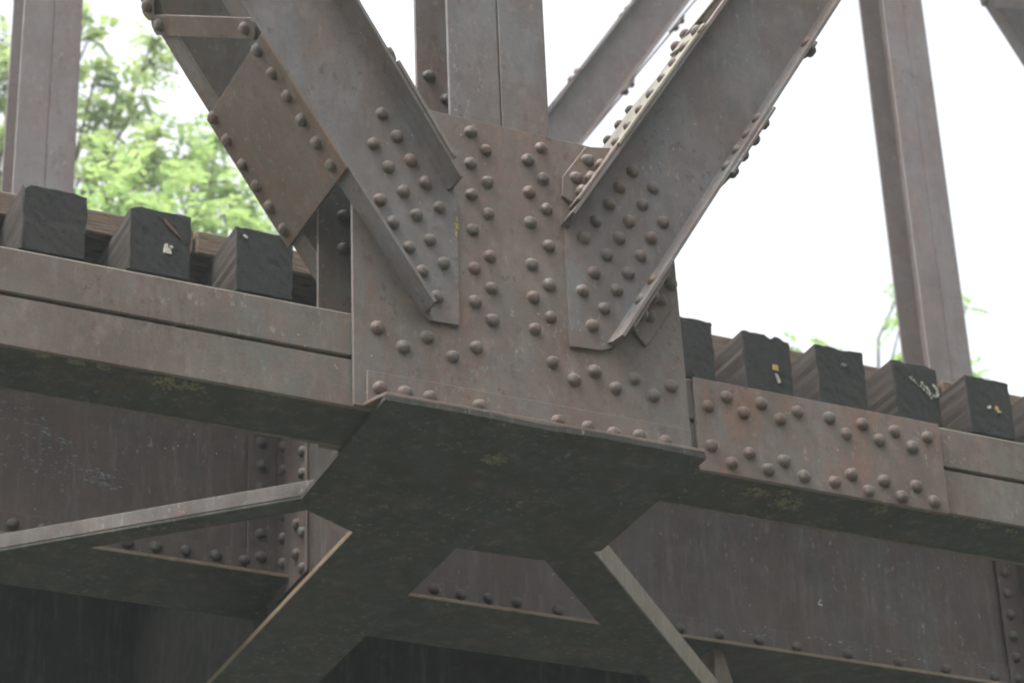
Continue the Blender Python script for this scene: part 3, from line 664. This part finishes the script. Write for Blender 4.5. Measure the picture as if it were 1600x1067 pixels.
# ------------------------------------------------------------ trees beyond the bridge
def tube(bm, a, b, ra, rb, n=7):
    a = Vector(a); b = Vector(b); d = (b-a).normalized(); u = d.orthogonal().normalized(); v = d.cross(u)
    A = [bm.verts.new(a+(u*math.cos(6.283*i/n)+v*math.sin(6.283*i/n))*ra) for i in range(n)]
    B = [bm.verts.new(b+(u*math.cos(6.283*i/n)+v*math.sin(6.283*i/n))*rb) for i in range(n)]
    for i in range(n): bm.faces.new((A[i], A[(i+1) % n], B[(i+1) % n], B[i]))
def limb(bm, a, b, ra, rb, seg=4, wob=.12, rnd=random):
    a = Vector(a); b = Vector(b); p = a
    for k in range(1, seg+1):
        t = k/seg; q = a.lerp(b, t)+(Vector((rnd.uniform(-1, 1), rnd.uniform(-1, 1), rnd.uniform(-.5, .5)))*wob*(1 if k < seg else 0))
        tube(bm, p, q, ra+(rb-ra)*(k-1)/seg, ra+(rb-ra)*t); p = q
def spray(V, F, c, rnd, L, ls):
    """a compound leaf: a drooping stem with paired leaflets"""
    d = Vector((rnd.uniform(-1, 1), rnd.uniform(-1, 1), rnd.uniform(-.7, .5))).normalized()
    up = Vector((rnd.uniform(-.4, .4), rnd.uniform(-.4, .4), 1)).normalized()
    s = d.cross(up).normalized(); n = rnd.randint(4, 6)
    for k in range(n):
        t = (k+.6)/n; p = c+d*L*t-Vector((0, 0, 1))*L*.35*t*t
        for sg in (-1, 1):
            ax = (s*sg+d*.45+Vector((0, 0, -.25))).normalized(); l = ls*rnd.uniform(.75, 1.2)*(1.1-.35*abs(t-.5))
            w = ax.cross(up+Vector((rnd.uniform(-.3, .3), rnd.uniform(-.3, .3), 0))).normalized()*l*.24
            i0 = len(V); V.extend([p, p+ax*l*.35+w, p+ax*l, p+ax*l*.35-w, p+ax*l*.75+w*.7, p+ax*l*.75-w*.7])
            F.append((i0, i0+1, i0+4, i0+2, i0+5, i0+3))
DENS = (75, 62, 60)
def tree(loc, idx, label, cat, extra, leafs, trunk_h, seed):
    rnd = random.Random(seed)
    t = thing('broadleaf_tree', label, cat, loc, 'trees beyond the bridge')
    cl = [c for c in CLUSTERS if c[0] == idx]
    bm = bmesh.new(); base = Vector(loc); top = Vector((loc[0]+.3, loc[1], trunk_h))
    limb(bm, base, top, .26, .11, 8, .10, rnd)
    V, F = [], []
    for c in cl+extra:
        p = Vector(c[1:4]); r = c[4]
        tt = min(.97, max(.35, (p.z-2.0-base.z)/(trunk_h)*.92)); st = base.lerp(top, tt)
        limb(bm, st, p, .045, .008, 6, .10, rnd)
        n = int((DENS[idx] if c in cl else 50)*r**1.4*leafs)+(8 if idx < 2 else 4)
        for k in range(n):
            q = Vector((rnd.gauss(0, 1), rnd.gauss(0, 1), rnd.gauss(0, .8)))*r*.62
            if k % 4 == 0: limb(bm, p, p+q, .006, .002, 2, .03, rnd)
            spray(V, F, p+q, rnd, .24 if c in cl else .34, .085 if c in cl else .13)
    mesh_obj('trunk', bm, M_BARK, t)
    me = bpy.data.meshes.new('crown'); me.from_pydata([tuple(v-base) for v in V], [], F); me.materials.append(LEAF[idx])
    o = bpy.data.objects.new('crown', me); C.objects.link(o); o.parent = t
    return t
def extras(n, cx, cy, cz, rx, ry, rz, idx, seed):
    r = random.Random(seed); return [(idx, cx+r.gauss(0, rx), cy+r.uniform(-ry, ry), cz+r.gauss(0, rz), r.uniform(.5, .9)) for _ in range(n)]
tree((4.3, 19.4, 0), 0, 'airy mid green tree around the far left post', 'tree', extras(26, 3.2, 19.6, 11.6, 1.4, 1.2, 1.0, 0, 1), 1.0, 14.2, 3)
tree((6.3, 18.6, 0), 1, 'bright yellow green tree showing above the left crossties', 'tree', extras(26, 6.3, 18.6, 11.0, 1.3, 1.2, .9, 1, 2), 1.0, 13.2, 4)
tree((13.6, 21.6, 0), 2, 'tree whose topmost sprigs peep over the right crossties', 'tree', extras(26, 13.6, 21.4, 12.0, 1.6, 1.2, .8, 2, 5), 1.0, 13.6, 5)

# ------------------------------------------------------------ thin scattering volume added to veil the view like lens glare
hm = bpy.data.materials.new('glare_veil_air'); hm.use_nodes = True
t_ = hm.node_tree; t_.nodes.clear()
o_ = t_.nodes.new('ShaderNodeOutputMaterial'); v_ = t_.nodes.new('ShaderNodeVolumePrincipled')
v_.inputs['Color'].default_value = (.86, .97, .95, 1); v_.inputs['Density'].default_value = .0028; v_.inputs['Anisotropy'].default_value = .2
t_.links.new(v_.outputs[0], o_.inputs['Volume'])
bm = bmesh.new(); box(bm, -152, 152, -152, 152, -1.3, 20, 0)
hz = mesh_obj('glare_veil', bm, hm); hz['kind'] = 'stuff'; hz['label'] = 'thin bright veil added around the bridge to lift the dark tones'; hz['category'] = 'glare_veil'
